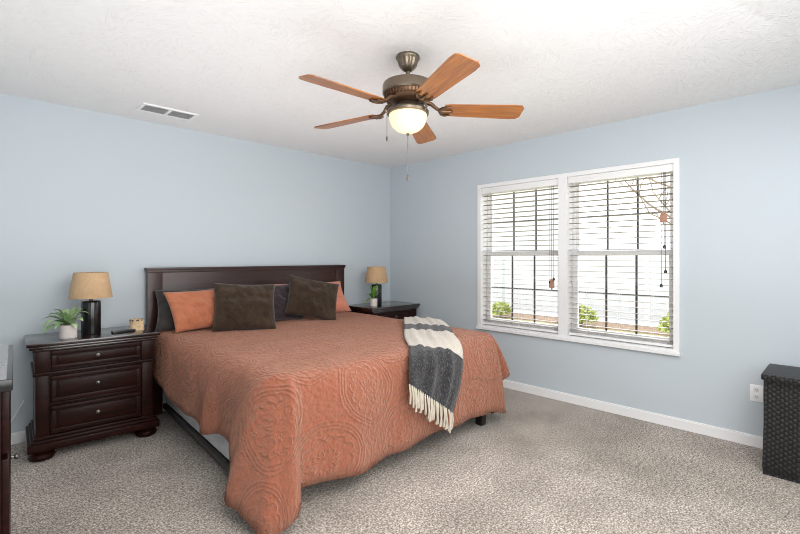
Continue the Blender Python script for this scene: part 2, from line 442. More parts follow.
def blind(label, ya, yb, cord_y, tass):
    t = thing('window_blind', label, 'blind', (0.045, (ya + yb) / 2, WZ0 + .04), 0, 'white slatted blinds')
    hw = (yb - ya) / 2 - .006; top = WZ1 - .031 - WZ0 - .04
    part('headrail', lambda b: (bx(b, -.026, .026, -hw, hw, top - .05, top, .003), bx(b, -.040, -.030, -hw, hw, top - .058, top, .002)), M['slat'], t)
    def slats(b):
        z = .055
        while z < top - .075:
            bx(b, -.025, .025, -hw, hw, z - .0014, z + .0014, 0, Matrix.Translation((0, 0, z)) @ Matrix.Rotation(R(3), 4, 'Y') @ Matrix.Translation((0, 0, -z)))
            z += .0478
    part('slats', slats, M['slat_shade'], t, smooth=0)
    part('bottom_rail', lambda b: bx(b, -.026, .026, -hw, hw, .006, .026, .004), M['slat'], t)
    def lad(b):
        for yy in (-hw * .62, hw * .62, 0):
            for xx in (-.027, .027): tube(b, [(xx, yy, .02), (xx, yy, top - .04)], .0011, 5)
    part('ladder_cord', lad, M['slat'], t)
    zmin = min(z for _, z, _k in tass)
    for k, (dy, z, kind) in enumerate(tass):
        yy = cord_y + dy - (ya + yb) / 2; zz = z - WZ0 - .04
        c = part('pull_cord', lambda b: tube(b, [(-.034, yy, top - .02), (-.036, yy, (top + zz) / 2), (-.035, yy, zz)], .0022, 6), M['cord'], t)
        if kind == 'tag':
            part('wooden_tassel', lambda b: (bx(b, -.042, -.028, yy - .024, yy + .024, zz - .078, zz - .016, .003), bx(b, -.043, -.027, yy - .019, yy + .019, zz - .016, zz + .002, .002),
                 lathe(b, [(0, -.105), (.006, -.10), (.008, -.078), (0, -.076)], 12, (-.035, yy, zz))), M['toggle'], c)
        else:
            part('tassel', lambda b: lathe(b, [(0, -.03), (.010, -.028), (.011, -.012), (.004, 0), (0, .002)], 14, (-.035, yy, zz)), M['black'], c)
blind('white slatted blind in the window half closer to the bed headboard, one wooden cord tassel', MY1, WY1 - .035, -2.17, [(0, 1.10, 'tag'), (-.02, 1.12, 'bead'), (.018, 1.09, 'bead')])
blind('white slatted blind in the window half closer to the hamper, tan tassel and black beads', WY0 + .035, MY0, -3.085, [(-.012, 1.66, 'tag'), (-.018, 1.405, 'bead'), (-.026, 1.21, 'bead'), (.004, 1.10, 'bead')])

# ------------------------------------------------------------------ outside
struct('ground', lambda b: bx(b, .3, 40, -25, 30, -.5, -.35), M['lawn'], smooth=0)
hs = thing('neighbour_house', 'pale sided neighbouring house beyond the window half closer to the bed', 'house', (7.6, 7.2, -.35))
part('siding_wall', lambda b: bx(b, 0, 5, -4, 4, 0, 4.6), M['siding'], hs, smooth=0)
def roof(b):
    v = [b.verts.new(p) for p in ((-.4, -4.3, 4.6), (-.4, 4.3, 4.6), (2.5, 4.3, 5.9), (2.5, -4.3, 5.9), (5.4, -4.3, 4.6), (5.4, 4.3, 4.6))]
    for f in ((0, 1, 2, 3), (3, 2, 5, 4), (0, 3, 4), (1, 5, 2), (0, 4, 5, 1)): b.faces.new([v[i] for i in f])
part('roof', roof, M['roofing'], hs, smooth=0)
hwf = part('house_window', lambda b: (bx(b, -.05, 0, -3.75, -3.65, .75, 1.75), bx(b, -.05, 0, -2.85, -2.75, .75, 1.75), bx(b, -.05, 0, -3.65, -2.85, .75, .85), bx(b, -.05, 0, -3.65, -2.85, 1.65, 1.75)), M['vinyl'], hs, smooth=0)
part('house_pane', lambda b: bx(b, -.02, -.005, -3.65, -2.85, .85, 1.65), plain('dark_blue_pane', srgb(120, 134, 150), 0.1), hwf, smooth=0)
fn_ = thing('garden_fence', 'pale garden fence beyond the lawn outside the window', 'fence', (7.6, -2.5, -.35))
def panels(b):
    k = -5.5
    while k < 5.6:
        bx(b, 0, .03, k, k + .148, .05, 1.68); k += .15
part('panel', panels, M['siding'], fn_, smooth=0)
part('fence_rail', lambda b: (bx(b, -.03, .04, -5.5, 5.68, 1.66, 1.74), bx(b, -.03, .04, -5.5, 5.68, .02, .10)), M['vinyl'], fn_, smooth=0)
for yy in (-5.5, -3.7, -1.9, -.1, 1.7, 3.5, 5.3):
    part('fence_post', lambda b: bx(b, -.045, .055, yy, yy + .1, 0, 1.80, .01), M['vinyl'], fn_, smooth=0)
tag(struct('mulch_bed', lambda b: bx(b, 6.7, 7.58, -7, 11, -.36, -.31), M['mulch'], smooth=0), 'red-brown mulch bed along the foot of the garden fence', 'flower bed')
def shrub(label, x, y, s, seed):
    rnd = random.Random(seed)
    t = thing('shrub', label, 'shrub', (x, y, -.32), 0, 'shrubs along the garden fence')
    def leaves(b):
        for k in range(420):
            th, ph = rnd.uniform(0, 6.28), math.acos(rnd.uniform(-.3, 1)); rr = s * rnd.uniform(.55, 1)
            c = Vector((rr * math.sin(ph) * math.cos(th), rr * math.sin(ph) * math.sin(th), s * .55 + rr * .8 * math.cos(ph)))
            q = Matrix.Rotation(rnd.uniform(0, 6.28), 3, Vector((rnd.uniform(-1, 1), rnd.uniform(-1, 1), rnd.uniform(-1, 1))).normalized())
            L = rnd.uniform(.05, .09)
            vs = [b.verts.new(c + q @ Vector(p)) for p in ((-L, 0, 0), (0, L * .5, .01), (L, 0, 0), (0, -L * .5, .01))]
            b.faces.new(vs)
    part('foliage', leaves, M['bush'], t, smooth=0)
    part('stem', lambda b: [tube(b, [(0, 0, 0), (s * .3 * math.cos(a), s * .3 * math.sin(a), s * .8)], [.02, .008], 6) for a in (0, 1.5, 3, 4.6)], M['bark'], t)
shrub('yellow-green shrub seen low in the middle of the window', 6.5, .35, .36, 1)
shrub('yellow-green shrub seen at the lower corner of the window beside the hamper', 6.3, -1.75, .40, 2)
shrub('small shrub seen low in the window half closer to the bed', 6.6, 2.6, .3, 3)
tr = thing('bare_tree', 'bare twiggy tree standing outside beyond the window', 'tree', (5.6, -2.7, -.35))
rt = random.Random(4)
def branch(b, p, d, L, r, depth):
    pts = [p]; q = p; dd = d
    for k in range(4):
        dd = (dd + Vector((rt.uniform(-.2, .2), rt.uniform(-.2, .2), rt.uniform(-.05, .15)))).normalized(); q = q + dd * L / 4; pts.append(q)
    tube(b, pts, [r * (1 - .14 * k) for k in range(5)], 6)
    if depth:
        for k in range(4 if depth > 1 else 3):
            ax = Vector((rt.uniform(-1, 1), rt.uniform(-1, 1), rt.uniform(-.2, .9))).normalized()
            branch(b, pts[2 + k % 3], (dd * .5 + ax * .8).normalized(), L * .62, r * .5, depth - 1)
part('trunk', lambda b: tube(b, [(0, 0, 0), (.02, .03, .9), (0, 0, 1.7)], [.10, .08, .07], 10), M['bark'], tr)
part('branches', lambda b: [branch(b, Vector((0, 0, 1.6)), Vector((math.cos(a), math.sin(a), .9)).normalized(), 1.5, .045, 3) for a in (.6, 1.6, 2.6, 4.4, 5.6)], M['bark'], tr)

# ------------------------------------------------------------------ ceiling: vent and fan
vt = thing('ceiling_vent', 'white metal air vent on the ceiling above the wall by the bed', 'vent', (-2.75, -.39, H))
def vframe(b):
    bx(b, -.2, .2, -.10, -.075, -.010, 0, .002); bx(b, -.2, .2, .075, .10, -.010, 0, .002)
    bx(b, -.2, -.175, -.075, .075, -.010, 0, .002); bx(b, .175, .2, -.075, .075, -.010, 0, .002); bx(b, -.012, .012, -.075, .075, -.010, 0, .002)
part('vent_frame', vframe, M['trim'], vt)
part('vent_backing', lambda b: bx(b, -.178, .178, -.078, .078, -.003, -.001), M['muntin'], vt)
def louv(b):
    for s in (-1, 1):
        for k in range(9):
            xx = s * .094 ; yy = -.066 + k * .0165
            bx(b, xx - .08, xx + .08, yy - .0052, yy + .0052, -.0073, -.0067, 0, Matrix.Translation((0, yy, -.007)) @ Matrix.Rotation(R(38), 4, 'X') @ Matrix.Translation((0, -yy, .007)))
part('louvres', louv, M['trim'], vt, smooth=0)

FX, FY = -2.115, -2.375
fan = thing('ceiling_fan', 'five-blade ceiling fan with cherry wood blades and a lit glass bowl', 'ceiling fan', (FX, FY, H - .001))
fan.rotation_euler = Matrix.Rotation(R(-1.8), 3, Vector((.71, -.704, 0))).to_euler()
part('canopy', lambda b: lathe(b, [(0, 0), (.064, 0), (.067, -.006), (.066, -.016), (.060, -.022), (.058, -.03), (.053, -.05), (.042, -.068), (.026, -.082), (.016, -.088), (0, -.088)], 72, wob=lambda i, n, z: 1 - (.09 * (0.5 - 0.5 * math.cos(2 * math.pi * i / 6)) if -.075 < z < -.021 else 0)), M['bronze'], fan, smooth=60)
part('downrod', lambda b: lathe(b, [(0, -.08), (.012, -.08), (.012, -.135), (.024, -.138), (.024, -.155), (0, -.155)], 20), M['bronze'], fan)
mt = part('motor_housing', lambda b: lathe(b, [(0, -.146), (.05, -.147), (.11, -.152), (.138, -.162), (.143, -.172), (.143, -.212), (.137, -.220), (0, -.220)], 48), M['bronze'], fan)
def vring(b):
    lathe(b, [(0, -.218), (.13, -.218), (.126, -.238), (.105, -.258), (.085, -.27), (0, -.27)], 48)
    for k in range(40):
        a = 2 * math.pi * k / 40
        bx(b, .108, .134, -.003, .003, -.246, -.220, 0, Matrix.Rotation(a, 4, 'Z'))
part('vent_ring', vring, M['darkbronze'], mt)
lk = part('light_fitter', lambda b: lathe(b, [(0, -.268), (.06, -.268), (.075, -.285), (.082, -.298), (.112, -.308), (.118, -.318), (.116, -.332), (.10, -.336), (0, -.336)], 48), M['bronze'], fan)
for k in range(3):
    a = 2 * math.pi * k / 3 + .5
    part('bracket', lambda b: tube(b, [Vector((r_ * math.cos(a + s_), r_ * math.sin(a + s_), z_)) for r_, s_, z_ in ((.09, 0, -.29), (.125, .05, -.295), (.134, .09, -.32), (.120, .1, -.335))], .006, 8), M['bronze'], lk)
part('bowl_shade', lambda b: lathe(b, [(.105, -.330), (.106, -.345), (.101, -.372), (.088, -.398), (.064, -.420), (.03, -.434), (0, -.437)], 48), M['bowl'], fan, smooth=180)
part('finial', lambda b: lathe(b, [(0, -.435), (.008, -.437), (.010, -.443), (.005, -.452), (0, -.454)], 16), M['bronze'], fan)
def blade_fn(b):
    L0, L1 = .205, .655
    top = [(L0, .050), (L0 + .03, .056), (L1 - .06, .070), (L1 - .018, .066), (L1, .044)]
    out = top + [(x, -y) for x, y in reversed(top)]
    v0 = [b.verts.new((x, y, -.003)) for x, y in out]; v1 = [b.verts.new((x, y, .003)) for x, y in out]
    b.faces.new(v0[::-1]); b.faces.new(v1); n = len(out)
    for i in range(n): b.faces.new((v0[i], v0[(i + 1) % n], v1[(i + 1) % n], v1[i]))
def iron_fn(b):
    tube(b, [(.10, 0, .046), (.135, 0, .034), (.16, 0, .01), (.185, 0, -.006)], [.014, .012, .010, .010], 10)
    for s in (-1, 1):
        tube(b, [(.175, 0, -.003), (.19, s * .028, -.008), (.215, s * .044, -.008), (.24, s * .036, -.007)], [.008, .008, .007, .005], 8)
    tube(b, [(.18, 0, -.006), (.21, 0, -.009), (.25, 0, -.008)], [.009, .010, .005], 8)
    for (x, y) in ((.235, .034), (.235, -.034), (.248, 0)): lathe(b, [(0, -.015), (.006, -.013), (.007, -.008), (0, -.006)], 10, (x, y, 0))
b0 = i0 = None
for k in range(5):
    if b0 is None:
        b0 = part('blade', blade_fn, M['blade'], fan, smooth=30); i0 = part('blade_iron', iron_fn, M['darkbronze'], fan)
        bl, ir = b0, i0
    else:
        bl = b0.copy(); ir = i0.copy()
        COL.objects.link(bl); COL.objects.link(ir); bl.parent = fan; ir.parent = fan
    for o in (bl, ir):
        o.location = (0, 0, -.300)
        o.rotation_euler = (Matrix.Rotation(R(176 + 72 * k), 3, 'Z') @ Matrix.Rotation(R(-12), 3, 'X')).to_euler()
def chain(dx, dy, z0, z1, fob):
    c = part('pull_chain', lambda b: tube(b, [(dx, dy, z0), (dx, dy, z1)], .0018, 6), M['pewter'], fan)
    part('chain_fob', lambda b: lathe(b, [(0, -fob), (.006, -fob * .9), (.007, -fob * .4), (.003, 0), (0, .002)], 12, (dx, dy, z1)), M['pewter'], c)
chain(-.083, .083, -.32, -.455, .028)
chain(.05, .05, -.325, -.655, .036)

# ------------------------------------------------------------------ bed
BX0, BX1, HZ = -2.82, -.785, 1.22
bed = thing('bed', 'king bed frame with a tall dark wooden panel headboard', 'bed', (-1.80, -1.1, 0))
def L(p): return (p[0] + 1.80, p[1] + 1.1, p[2])
def hbd(b):
    o = (1.80, 1.1)
    bx(b, BX0 + .11 + o[0], BX1 - .11 + o[0], -.080 + o[1], -.045 + o[1], .30, 1.185, .002)
hb = part('headboard', hbd, M['headwood'], bed)
for (xa, xb) in ((BX0 + .01, BX0 + .125), (BX1 - .125, BX1 - .01)):
    part('stile', lambda b: bx(b, xa + 1.8, xb + 1.8, -.085 + 1.1, -.035 + 1.1, 0, 1.185, .004), M['headwood'], hb)
part('cap_rail', lambda b: (bx(b, BX0 + 1.8, BX1 + 1.8, -.10 + 1.1, -.025 + 1.1, 1.20, HZ, .004), bx(b, BX0 + 1.805, BX1 + 1.795, -.092 + 1.1, -.03 + 1.1, 1.18, 1.20, .003)), M['headwood'], hb)
part('panel_rail', lambda b: (bx(b, BX0 + .125 + 1.8, BX1 - .125 + 1.8, -.082 + 1.1, -.045 + 1.1, .55, .68, .003)), M['headwood'], hb)
def slant(b, xa, xb, y0, y1, z0, z1, bev=.004, wd=.03):
    # a rail whose outer edge runs from xa at the head (y1) to xb at the foot (y0)
    bx(b, 0, wd, y0, y1, z0, z1, bev)
    for v in b.verts: v.co.x += xa + (xb - xa) * (y1 - v.co.y) / (y1 - y0)
part('side_rail', lambda b: slant(b, -.895, -1.03, -1.0, 1.015, .048, .088), M['black'], bed)
part('side_rail', lambda b: slant(b, .945, .945, -1.0, 1.015, .048, .088), M['black'], bed)
part('foot_rail', lambda b: bx(b, -.985, .945, -.85, -.82, .04, .088, .004), M['black'], bed)
for x in (-2.77, -1.035):
    part('leg', lambda b: bx(b, x + 1.8, x + .06 + 1.8, -2.12 + 1.1, -2.06 + 1.1, 0, .0875, .004), M['black'], bed)
part('slat_base', lambda b: bx(b, -.86, .94, -.82, 1.01, .06, .088), M['black'], bed)

def springs(b):
    bx(b, -2.68, -.83, -2.09, -.10, .089, .385, .025)
    for v in b.verts:
        if v.co.x < -1.8: v.co.x -= .125 * (-.10 - v.co.y) / 2.0
o = part('box_spring', springs, M['ticking'], None); tag(o, 'pale grey box spring showing under the quilt above the black bed rail', 'box spring')
o = part('mattress', lambda b: bx(b, -2.765, -.84, -2.11, -.10, .386, .655, .06), M['ticking'], None); tag(o, 'pale mattress covered by the terracotta quilt', 'mattress')

# ---- quilt: a flat core and a skirt lofted from the mattress edge to a hem laid out all round
def quilt_mesh():
    bm = bmesh.new(); uvl = bm.loops.layers.uv.new('cloth')
    cx0, cx1, cy0, cy1 = -2.70, -.91, -2.045, -.16
    NX, NY, NR = 44, 44, 16
    UV = {}
    def ztop(x, y):
        return .692 + .008 * (y + 2.1) + .006 * noise.noise(Vector((x * 2.2, y * 2.2, 3))) + .0035 * noise.noise(Vector((x * 6, y * 6, 1)))
    G = [[None] * (NX + 1) for _ in range(NY + 1)]
    for j in range(NY + 1):
        for i in range(NX + 1):
            x = cx0 + (cx1 - cx0) * i / NX; y = cy1 + (cy0 - cy1) * j / NY
            v = bm.verts.new((x, y, ztop(x, y))); G[j][i] = v; UV[v] = (x, y)
    for j in range(NY):
        for i in range(NX): bm.faces.new((G[j][i], G[j + 1][i], G[j + 1][i + 1], G[j][i + 1]))
    # stations: (base vertex, outward direction, hem point, flat uv direction)
    st = []
    # left side, head to foot
    left = cr([(-2.818, -.16, .42), (-2.832, -.45, .36), (-2.850, -.80, .30), (-2.857, -1.10, .298), (-2.868, -1.36, .302), (-2.885, -1.43, .262), (-2.840, -1.56, .285), (-2.850, -1.74, .292)], NY + 1)
    for j in range(NY + 1): st.append((G[j][0], Vector((-1, 0, 0)), left[j], (-1, 0)))
    MC = 34
    tail = cr([(-2.850, -1.74, .292), (-2.90, -1.86, .18), (-2.965, -1.95, .095), (-2.965, -2.06, .085), (-2.94, -2.17, .05), (-2.915, -2.245, .025), (-2.845, -2.275, .035), (-2.785, -2.285, .075), (-2.735, -2.245, .11), (-2.70, -2.17, .14)], MC)
    for k in range(1, MC - 1):
        a = math.pi / 2 * k / (MC - 1); st.append((G[NY][0], Vector((-math.cos(a), -math.sin(a), 0)), tail[k], (-math.cos(a), -math.sin(a))))
    foot = cr([(-2.70, -2.17, .14), (-2.52, -2.175, .126), (-2.34, -2.215, .112), (-2.22, -2.20, .118), (-2.10, -2.175, .128), (-1.95, -2.205, .125), (-1.82, -2.195, .142), (-1.62, -2.185, .140), (-1.45, -2.21, .148), (-1.30, -2.19, .150), (-1.15, -2.215, .14), (-1.04, -2.20, .135), (-.96, -2.225, .115)], NX + 1)
    for i in range(NX + 1): st.append((G[NY][i], Vector((0, -1, 0)), foot[i], (0, -1)))
    tail2 = cr([(-.96, -2.225, .115), (-.90, -2.225, .095), (-.845, -2.205, .085), (-.825, -2.16, .12), (-.80, -2.10, .20), (-.765, -2.10, .28), (-.705, -2.15, .335), (-.685, -2.12, .345), (-.70, -2.04, .33), (-.735, -1.93, .31)], MC)
    for k in range(1, MC - 1):
        a = math.pi / 2 * k / (MC - 1); st.append((G[NY][NX], Vector((math.sin(a), -math.cos(a), 0)), tail2[k], (math.sin(a), -math.cos(a))))
    right = cr([(-.735, -1.93, .31), (-.755, -1.6, .30), (-.76, -1.2, .29), (-.765, -.85, .31), (-.785, -.6, .34), (-.79, -.40, .36), (-.79, -.16, .42)], NY + 1)
    for j in range(NY + 1): st.append((G[NY - j][NX], Vector((1, 0, 0)), right[j], (1, 0)))
    prev = None
    tails = (range(NY + 1, NY + MC - 1), range(NY + MC + NX, NY + NX + 2 * MC - 2))
    for si, (bv, n, hem, ud) in enumerate(st):
        cw = max([math.sin(math.pi * (si - t_[0] + 1) / (MC - 1)) for t_ in tails if si in t_] + [0.0])
        p0 = bv.co.copy(); drop = p0.z - hem.z; out = (Vector((hem.x, hem.y, 0)) - Vector((p0.x, p0.y, 0))).length
        p1 = p0 + n * min(.15 - .085 * cw, out * .98) + Vector((0, 0, .004)); p2 = Vector((hem.x, hem.y, hem.z)) + Vector((0, 0, drop * (.62 - .10 * cw))) - (Vector((hem.x - p0.x, hem.y - p0.y, 0)) * (.10 + .22 * cw))
        col = [bv]; d = 0; last = p0
        for r in range(1, NR + 1):
            t = r / NR; q = p0 * (1 - t) ** 3 + 3 * p1 * t * (1 - t) ** 2 + 3 * p2 * t * t * (1 - t) + hem * t ** 3
            q = q + n * ((.018 * noise.noise(Vector((hem.x * 7, hem.y * 7, q.z * 1.2))) * t * (2 - t) + .006 * noise.noise(Vector((q.x * 14, q.y * 14, q.z * 6)))) * min(1, t * 2))
            d += (q - last).length; last = q
            v = bm.verts.new(q); col.append(v); UV[v] = (UV[bv][0] + ud[0] * d, UV[bv][1] + ud[1] * d)
        if prev:
            for r in range(NR):
                a = [prev[r], prev[r + 1], col[r + 1], col[r]]
                if a[0] is a[3]: a = a[:3]
                try: bm.faces.new(a)
                except ValueError: pass
        prev = col
    for f in bm.faces:
        for l in f.loops: l[uvl].uv = UV[l.vert]
    return bm
qm = quilt_mesh()
quilt = obj('quilt', qm, M['quilt'], None, smooth=180)
sd = quilt.modifiers.new('thickness', 'SOLIDIFY'); sd.thickness = .011; sd.offset = 1.0
tag(quilt, 'terracotta embossed quilt spread over the bed with corners hanging to the carpet', 'quilt')

# ---- throw blanket lofted between its two long edges
def throw_mesh():
    bm = bmesh.new(); uvl = bm.loops.layers.uv.new('cloth')
    NL, NW = 60, 22
    Lc = cr([(-.93, -1.17, .735), (-1.12, -1.36, .728), (-1.36, -1.60, .722), (-1.60, -1.84, .716), (-1.78, -2.06, .705), (-1.93, -2.205, .665), (-1.985, -2.255, .60), (-2.005, -2.275, .54)], NL + 1)
    Rc = cr([(-.80, -1.50, .735), (-.92, -1.66, .735), (-1.10, -1.87, .728), (-1.27, -2.04, .716), (-1.36, -2.16, .690), (-1.43, -2.235, .62), (-1.50, -2.265, .45), (-1.60, -2.275, .275)], NL + 1)
    UV = {}; G = []
    for i in range(NL + 1):
        t = i / NL; row = []
        for j in range(NW + 1):
            s = j / NW; p = Lc[i].lerp(Rc[i], s)
            hang = max(0, min(1, (t - .62) / .2))
            bulge = .045 * math.sin(math.pi * s) * (hang * (1 - hang)) * 2
            fold = .019 * math.sin(s * 10 + 3.5 * t + 1.0) * (0.5 + .5 * hang) + .009 * math.sin(s * 27 + 2.0 - 5 * t)
            edge = min(1, min(s, 1 - s) * 6)
            n = Vector((0, 0, 1)).lerp(Vector((-.1, -1, 0)), hang)
            p = p + n * (abs(fold) * edge + bulge + .003) 
            v = bm.verts.new(p); row.append(v); UV[v] = (s * .5, t * (1 - .24 * s))
        G.append(row)
    for i in range(NL):
        for j in range(NW): bm.faces.new((G[i][j], G[i + 1][j], G[i + 1][j + 1], G[i][j + 1]))
    for f in bm.faces:
        for l in f.loops: l[uvl].uv = UV[l.vert]
    return bm, [v.co.copy() for v in G[NL]]
tm, hemline = throw_mesh()
throw = obj('throw_blanket', tm, M['throw'], None, smooth=180)
sd = throw.modifiers.new('thickness', 'SOLIDIFY'); sd.thickness = .007; sd.offset = 1.0
tag(throw, 'cream and charcoal striped fringed throw draped over the foot of the bed', 'blanket')
def fringe(b):
    rf = random.Random(3); n = 30
    for k in range(n):
        t = k / (n - 1) * (len(hemline) - 1); i = min(int(t), len(hemline) - 2); p = hemline[i].lerp(hemline[i + 1], t - i)
        ln = rf.uniform(.095, .135); dx = rf.uniform(-.015, .015); dy = rf.uniform(-.012, .002)
        tube(b, [p + Vector((0, -.004, .012)), p + Vector((dx * .3, dy - .006, -ln * .4)), p + Vector((dx, dy - .004, -ln * .75)), p + Vector((dx * 1.4, dy, -ln))], [.0045, .006, .0065, .0075], 6)
part('fringe', fringe, M['fringe'], throw, smooth=60)

# ---- pillows
def pillow(label, mat, w_, h_, t_, loc, lean, yaw, roll=0, group=None, seed=0, taper=0.0, pinch=.065, wr=.024):
    def fn(b):
        N = 40; V = {}
        for side in (-1, 1):
            for i in range(N + 1):
                for j in range(N + 1):
                    u = -1 + 2 * i / N; v = -1 + 2 * j / N
                    if side == 1 and (i in (0, N) or j in (0, N)): V[side, i, j] = V[-1, i, j]; continue
                    x = w_ / 2 * u * (1 - pinch * (1 - v * v)) * (1 + taper * v); z = h_ / 2 + h_ / 2 * v * (1 - pinch * (1 - u * u))
                    th = t_ / 2 * (max(0, (1 - abs(u) ** 2.4) * (1 - abs(v) ** 2.4))) ** .5
                    th *= 1 - .18 * v
                    wv = wr * (noise.noise(Vector((u * 2.0 + seed, v * 2.6, seed * 1.7))) + .6 * noise.noise(Vector((u * 5 + seed, v * 3.2 + u * 2, 2.0))) + .45 * abs(noise.noise(Vector((u * 4 + v * 5 + seed, v * 2 - u * 1.5, 7.0))))) * (th / (t_ / 2))
                    V[side, i, j] = b.verts.new((x, side * (th + wv), z))
            for i in range(N):
                for j in range(N):
                    q = [V[side, i, j], V[side, i + 1, j], V[side, i + 1, j + 1], V[side, i, j + 1]]
                    b.faces.new(q if side == -1 else q[::-1])
    rot = (Matrix.Rotation(R(yaw), 3, 'Z') @ Matrix.Rotation(R(-lean), 3, 'X') @ Matrix.Rotation(R(roll), 3, 'Y')).to_euler()
    o = part('pillow', fn, mat, None, smooth=180, loc=loc, rot=rot)
    return tag(o, label, 'pillow', group)
PG = 'pillows against the headboard'
pillow('dark grey pillow leaning on the headboard behind the rust orange one', M['grey'], .74, .345, .15, (-2.42, -.265, .724), 24, 2, 0, PG, 1, -.06)
pillow('coral pillow leaning on the headboard behind the second olive-brown cushion', M['coral'], .88, .36, .15, (-1.31, -.28, .716), 25, -1, 0, PG, 2, -.05)
pillow('rust orange pillow beside the lamp nightstand end of the headboard', M['orange'], .50, .345, .12, (-2.49, -.475, .730), 26, -3, -2, PG, 3, .08)
pillow('dark charcoal plum pillow tucked between the two olive-brown cushions', M['plum'], .50, .38, .12, (-1.81, -.43, .718), 30, -4, 0, PG, 4)
pillow('olive-brown velvet cushion leaning over the rust orange pillow', M['brown'], .50, .42, .14, (-2.26, -.685, .712), 27, -18, 3, PG, 5)
pillow('olive-brown velvet cushion tilted against the coral pillow', M['brown'], .50, .40, .14, (-1.57, -.585, .738), 25, -16, 13, PG, 6)

# ------------------------------------------------------------------ nightstands
def knob(b, x, y, z):
    b2 = bmesh.new(); lathe(b2, [(0, 0), (.013, 0), (.013, .003), (.005, .005), (.004, .012), (.009, .015), (.010, .020), (.006, .023), (0, .024)], 16)
    mtx = Matrix.Translation((x, y, z)) @ Matrix.Rotation(R(90), 4, 'X')
    me = bpy.data.meshes.new('tmp'); bmesh.ops.transform(b2, matrix=mtx, verts=b2.verts); b2.to_mesh(me); b2.free(); b.from_mesh(me); bpy.data.meshes.remove(me)
def framed_front(b, x0, x1, y, z0, z1, m=.028):
    # a drawer front: slab, raised picture-frame moulding and a sunk field
    bx(b, x0, x1, y, y + .02, z0, z1, .003)
    for (a, c, e, f) in ((x0, x1, z1 - m, z1), (x0, x1, z0, z0 + m), (x0, x0 + m, z0 + m, z1 - m), (x1 - m, x1, z0 + m, z1 - m)):
        bx(b, a, c, y - .010, y, e, f, .004)
    bx(b, x0 + m + .008, x1 - m - .008, y - .005, y, z0 + m + .008, z1 - m - .008, .004)
ns = thing('nightstand', 'dark wooden three-drawer nightstand with bun feet, remote and candle on top', 'nightstand', (-3.215, -.285, 0), R(-4), 'nightstands beside the bed')
def carc(b):
    bx(b, -.335, .335, -.20, .225, .15, .715, .003)
    for s in (-1, 1):
        bx(b, s * .3 - .035, s * .3 + .035, -.215, -.19, .15, .545, .006); bx(b, s * .3 - .04, s * .3 + .04, -.222, -.19, .565, .71, .006)
    bx(b, -.348, .348, -.228, .228, .545, .566, .006)
    bx(b, -.265, .265, -.207, -.195, .345, .358, .003)
part('body', carc, M['wood'], ns)
part('top', lambda b: (bx(b, -.38, .38, -.245, .235, .735, .76, .006), bx(b, -.366, .366, -.235, .23, .716, .736, .006), bx(b, -.35, .35, -.226, .228, .70, .718, .005)), M['woodtop'], ns)
def plinth(b):
    bx(b, -.375, .375, -.245, .235, .068, .115, .006); bx(b, -.36, .36, -.234, .232, .112, .135, .008); bx(b, -.345, .345, -.222, .228, .132, .155, .007)
part('plinth', plinth, M['wood'], ns)
for sx_ in (-1, 1):
    for sy_ in (-1, 1):
        part('bun_foot', lambda b: lathe(b, [(0, 0), (.052, 0), (.068, .012), (.072, .028), (.062, .042), (.05, .048), (.058, .056), (.062, .069), (0, .069)], 28, (sx_ * .30, sy_ * .17 + (0 if sy_ < 0 else -.005), 0)), M['wood'], ns)
for z0, z1 in ((.578, .698), (.365, .535), (.165, .338)):
    d = part('drawer', lambda b: framed_front(b, -.255, .255, -.216, z0, z1), M['wood'], ns)
    part('knob', lambda b: knob(b, 0, -.221, (z0 + z1) / 2), M['pewter'], d)['label'] = 'pewter drawer knob'
dup(ns, (-.395, -.29, 0), 0, 'dark wooden nightstand in the corner beyond the bed, near the window wall')

# ------------------------------------------------------------------ table lamps
lp = thing('table_lamp', 'table lamp with tan shade and ribbed black base on the nightstand that holds the candle', 'lamp', (-3.235, -.30, .7602), 0, 'pair of bedside lamps')
part('lamp_base', lambda b: lathe(b, [(0, 0), (.057, 0), (.060, .006), (.060, .224), (.055, .234), (.02, .238), (0, .238)], 60, (0, 0, 0), 1, 1, lambda i, n, z: 1 - (.025 if i % 3 == 0 else 0)), M['black'], lp, smooth=50)
part('lamp_neck', lambda b: lathe(b, [(0, .236), (.012, .237), (.010, .262), (.016, .264), (.016, .29), (0, .29)], 18), M['bronze'], lp)
def shade(b):
    lathe(b, [(.132, .258), (.104, .438)], 48); lathe(b, [(.130, .258), (.102, .438)], 48)
    lathe(b, [(.130, .258), (.132, .258)], 48); lathe(b, [(.102, .438), (.104, .438)], 48)
sh = part('lamp_shade', shade, M['burlap'], lp, smooth=40)
part('shade_spider', lambda b: [tube(b, [(0, 0, .42), (.101 * math.cos(a), .101 * math.sin(a), .425)], .002, 6) for a in (0, 2.09, 4.19)] + [tube(b, [(0, 0, .28), (0, 0, .425)], .004, 8)], M['bronze'], sh)
lp2 = dup(lp, (-.50, -.30, .7602), 0, 'table lamp with tan shade and black base on the corner nightstand near the window wall')

